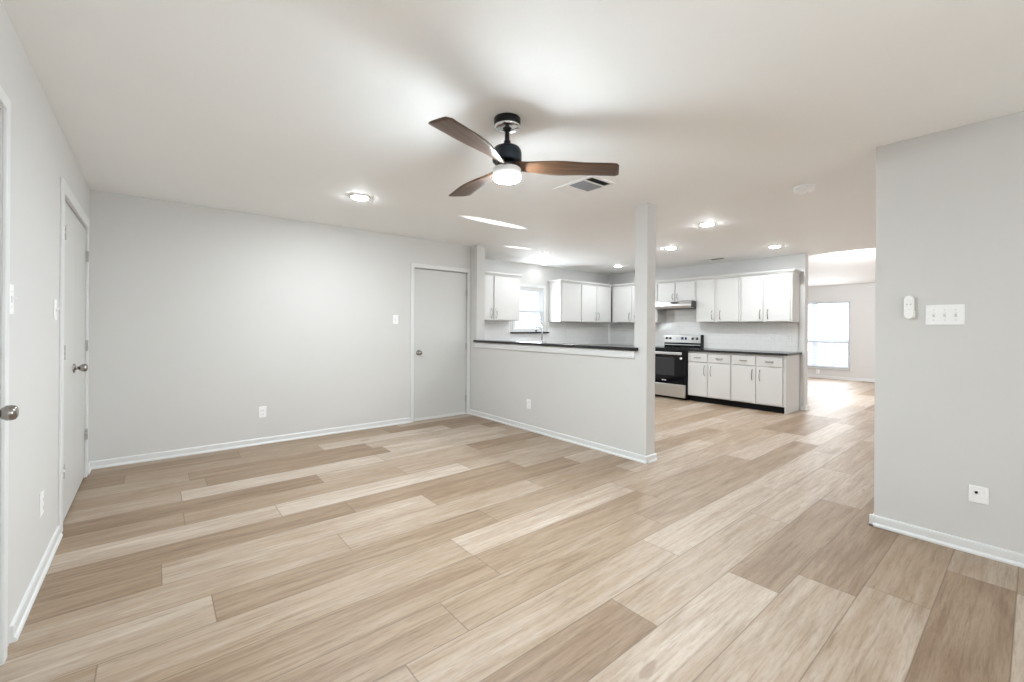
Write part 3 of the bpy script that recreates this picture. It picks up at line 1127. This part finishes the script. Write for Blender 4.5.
def blind(label, loc, rotz, x0, x1, z0, z1, y, n, tilt, name='window_blind'):
    t = thing(name, label, 'window blind', loc, rotz, 'white slatted blinds')
    MB().box(x0, x1, y - 0.02, y + 0.02, z1 - 0.035, z1, 0.002).build('head_rail', M_TRIM, t)
    MB().box(x0, x1, y - 0.014, y + 0.014, z0, z0 + 0.016, 0.003).build('bottom_rail', M_TRIM, t)
    m = MB()
    for k in range(n):
        z = z0 + 0.03 + (z1 - 0.045 - z0 - 0.03) * k / (n - 1)
        s = MB().box(x0 + 0.003, x1 - 0.003, -0.024, 0.024, -0.0008, 0.0008)
        s.bm.transform(Matrix.Translation((0, y, z)) @ Matrix.Rotation(R(tilt), 4, 'X'))
        m.merge(s.bm)
    m.build('slats', M_SLATB, t)
    c = MB()
    for x in (x0 + (x1 - x0) * 0.18, x0 + (x1 - x0) * 0.82):
        c.box(x - 0.0012, x + 0.0012, y - 0.026, y - 0.024, z0 + 0.01, z1 - 0.02)
    c.build('ladder_cord', M_SLATB, t)
    return t


blind('white slatted blind in the small window above the sink', (0, YK, 0), FACE_S, a + 0.022, b - 0.022, z0 + 0.07, z1 - 0.021, 0.024, 19, 38)

t = thing('faucet', 'tall chrome gooseneck faucet in front of the sink window', 'faucet', (5.60, 5.90, 0.902))
MB().lathe([(0, 0), (0.027, 0), (0.027, 0.006), (0.021, 0.012), (0.019, 0.10), (0.0125, 0.118), (0.0, 0.118)], (0, 0, 0), 'z', 28).build('faucet_body', M_CHROME, t)
pts = [(0, 0, 0.10), (0, 0, 0.25), (0, 0, 0.38)]
for i in range(1, 13):
    q = PI * i / 12
    pts.append((-0.095 + 0.095 * math.cos(q), -0.02 * (1 - math.cos(q)), 0.38 + 0.095 * math.sin(q)))
pts.append((-0.19, -0.04, 0.34))
MB().tube(pts, 0.0115, 14).build('gooseneck_spout', M_CHROME, t)
MB().lathe([(0, 0), (0.015, 0), (0.0165, 0.07), (0.0125, 0.085), (0, 0.085)], (-0.19, -0.04, 0.265), 'z', 20).build('spray_head', M_CHROME, t)
MB().tube([(0.015, 0, 0.06), (0.05, -0.005, 0.066), (0.085, -0.02, 0.095)], [0.008, 0.007, 0.005], 10).build('lever_handle', M_CHROME, t)

# ------------------------------------------------------------------ far room window and what stands outside
w2 = struct_root('window_2', (XF, 0, 0), FACE_W)      # local x = -world y
a, b, z0, z1 = -FARW[1], -FARW[0], FARW[2], FARW[3]
fr = MB()
fr.box(a, a + 0.03, 0.03, T, z0, z1)
fr.box(b - 0.03, b, 0.03, T, z0, z1)
fr.box(a + 0.03, b - 0.03, 0.03, T, z1 - 0.03, z1)
fr.box(a + 0.03, b - 0.03, 0.03, T, z0, z0 + 0.03)
fr.build('window_frame', M_TRIM, w2)
MB().box(a - 0.02, b + 0.02, -0.03, 0.03, z0 - 0.022, z0, 0.003).build('stool', M_TRIM, w2)
zm = 0.93
sash(a + 0.03, b - 0.03, z0 + 0.03, zm + 0.02, 0.06, 0.09, w2)
sash(a + 0.03, b - 0.03, zm - 0.02, z1 - 0.03, 0.092, 0.122, w2)
blind('white slatted blind in the tall far room window', (XF, 0, 0), FACE_W, a + 0.01, b - 0.01, z0 + 0.02, z1 - 0.002, 0.028, 42, 22)
outlet('small white outlet under the far room window', (XF, 3.62, 0.16), FACE_W, 'far room outlets')

struct(MB().box(13.5, 30, -10, 16, -0.25, -0.10).build('ground', M_GROUND))
t = thing('porch_railing', 'pale porch railing seen through the far window blind', 'railing', (15.2, 3.5, -0.10))
MB().box(-0.04, 0.04, -3.2, 3.2, 1.00, 1.07, 0.005).build('top_rail', M_RAIL, t)
MB().box(-0.03, 0.03, -3.2, 3.2, 0.12, 0.18, 0.005).build('bottom_rail', M_RAIL, t)
for k in range(14):
    y = -3.1 + 6.2 * k / 13
    w = 0.05 if k % 6 == 0 else 0.02
    MB().box(-w, w, y - w, y + w, 0.0 if w > 0.03 else 0.15, 1.03).build('baluster', M_RAIL, t)
t = thing('porch_post', 'pale square porch post outside the far window', 'post', (14.9, 4.13, -0.10))
MB().box(-0.06, 0.06, -0.06, 0.06, 0.0, 2.9, 0.006).build('post_shaft', M_RAIL, t)
MB().box(-0.08, 0.08, -0.08, 0.08, 0.0, 0.16, 0.006).build('post_base', M_RAIL, t)
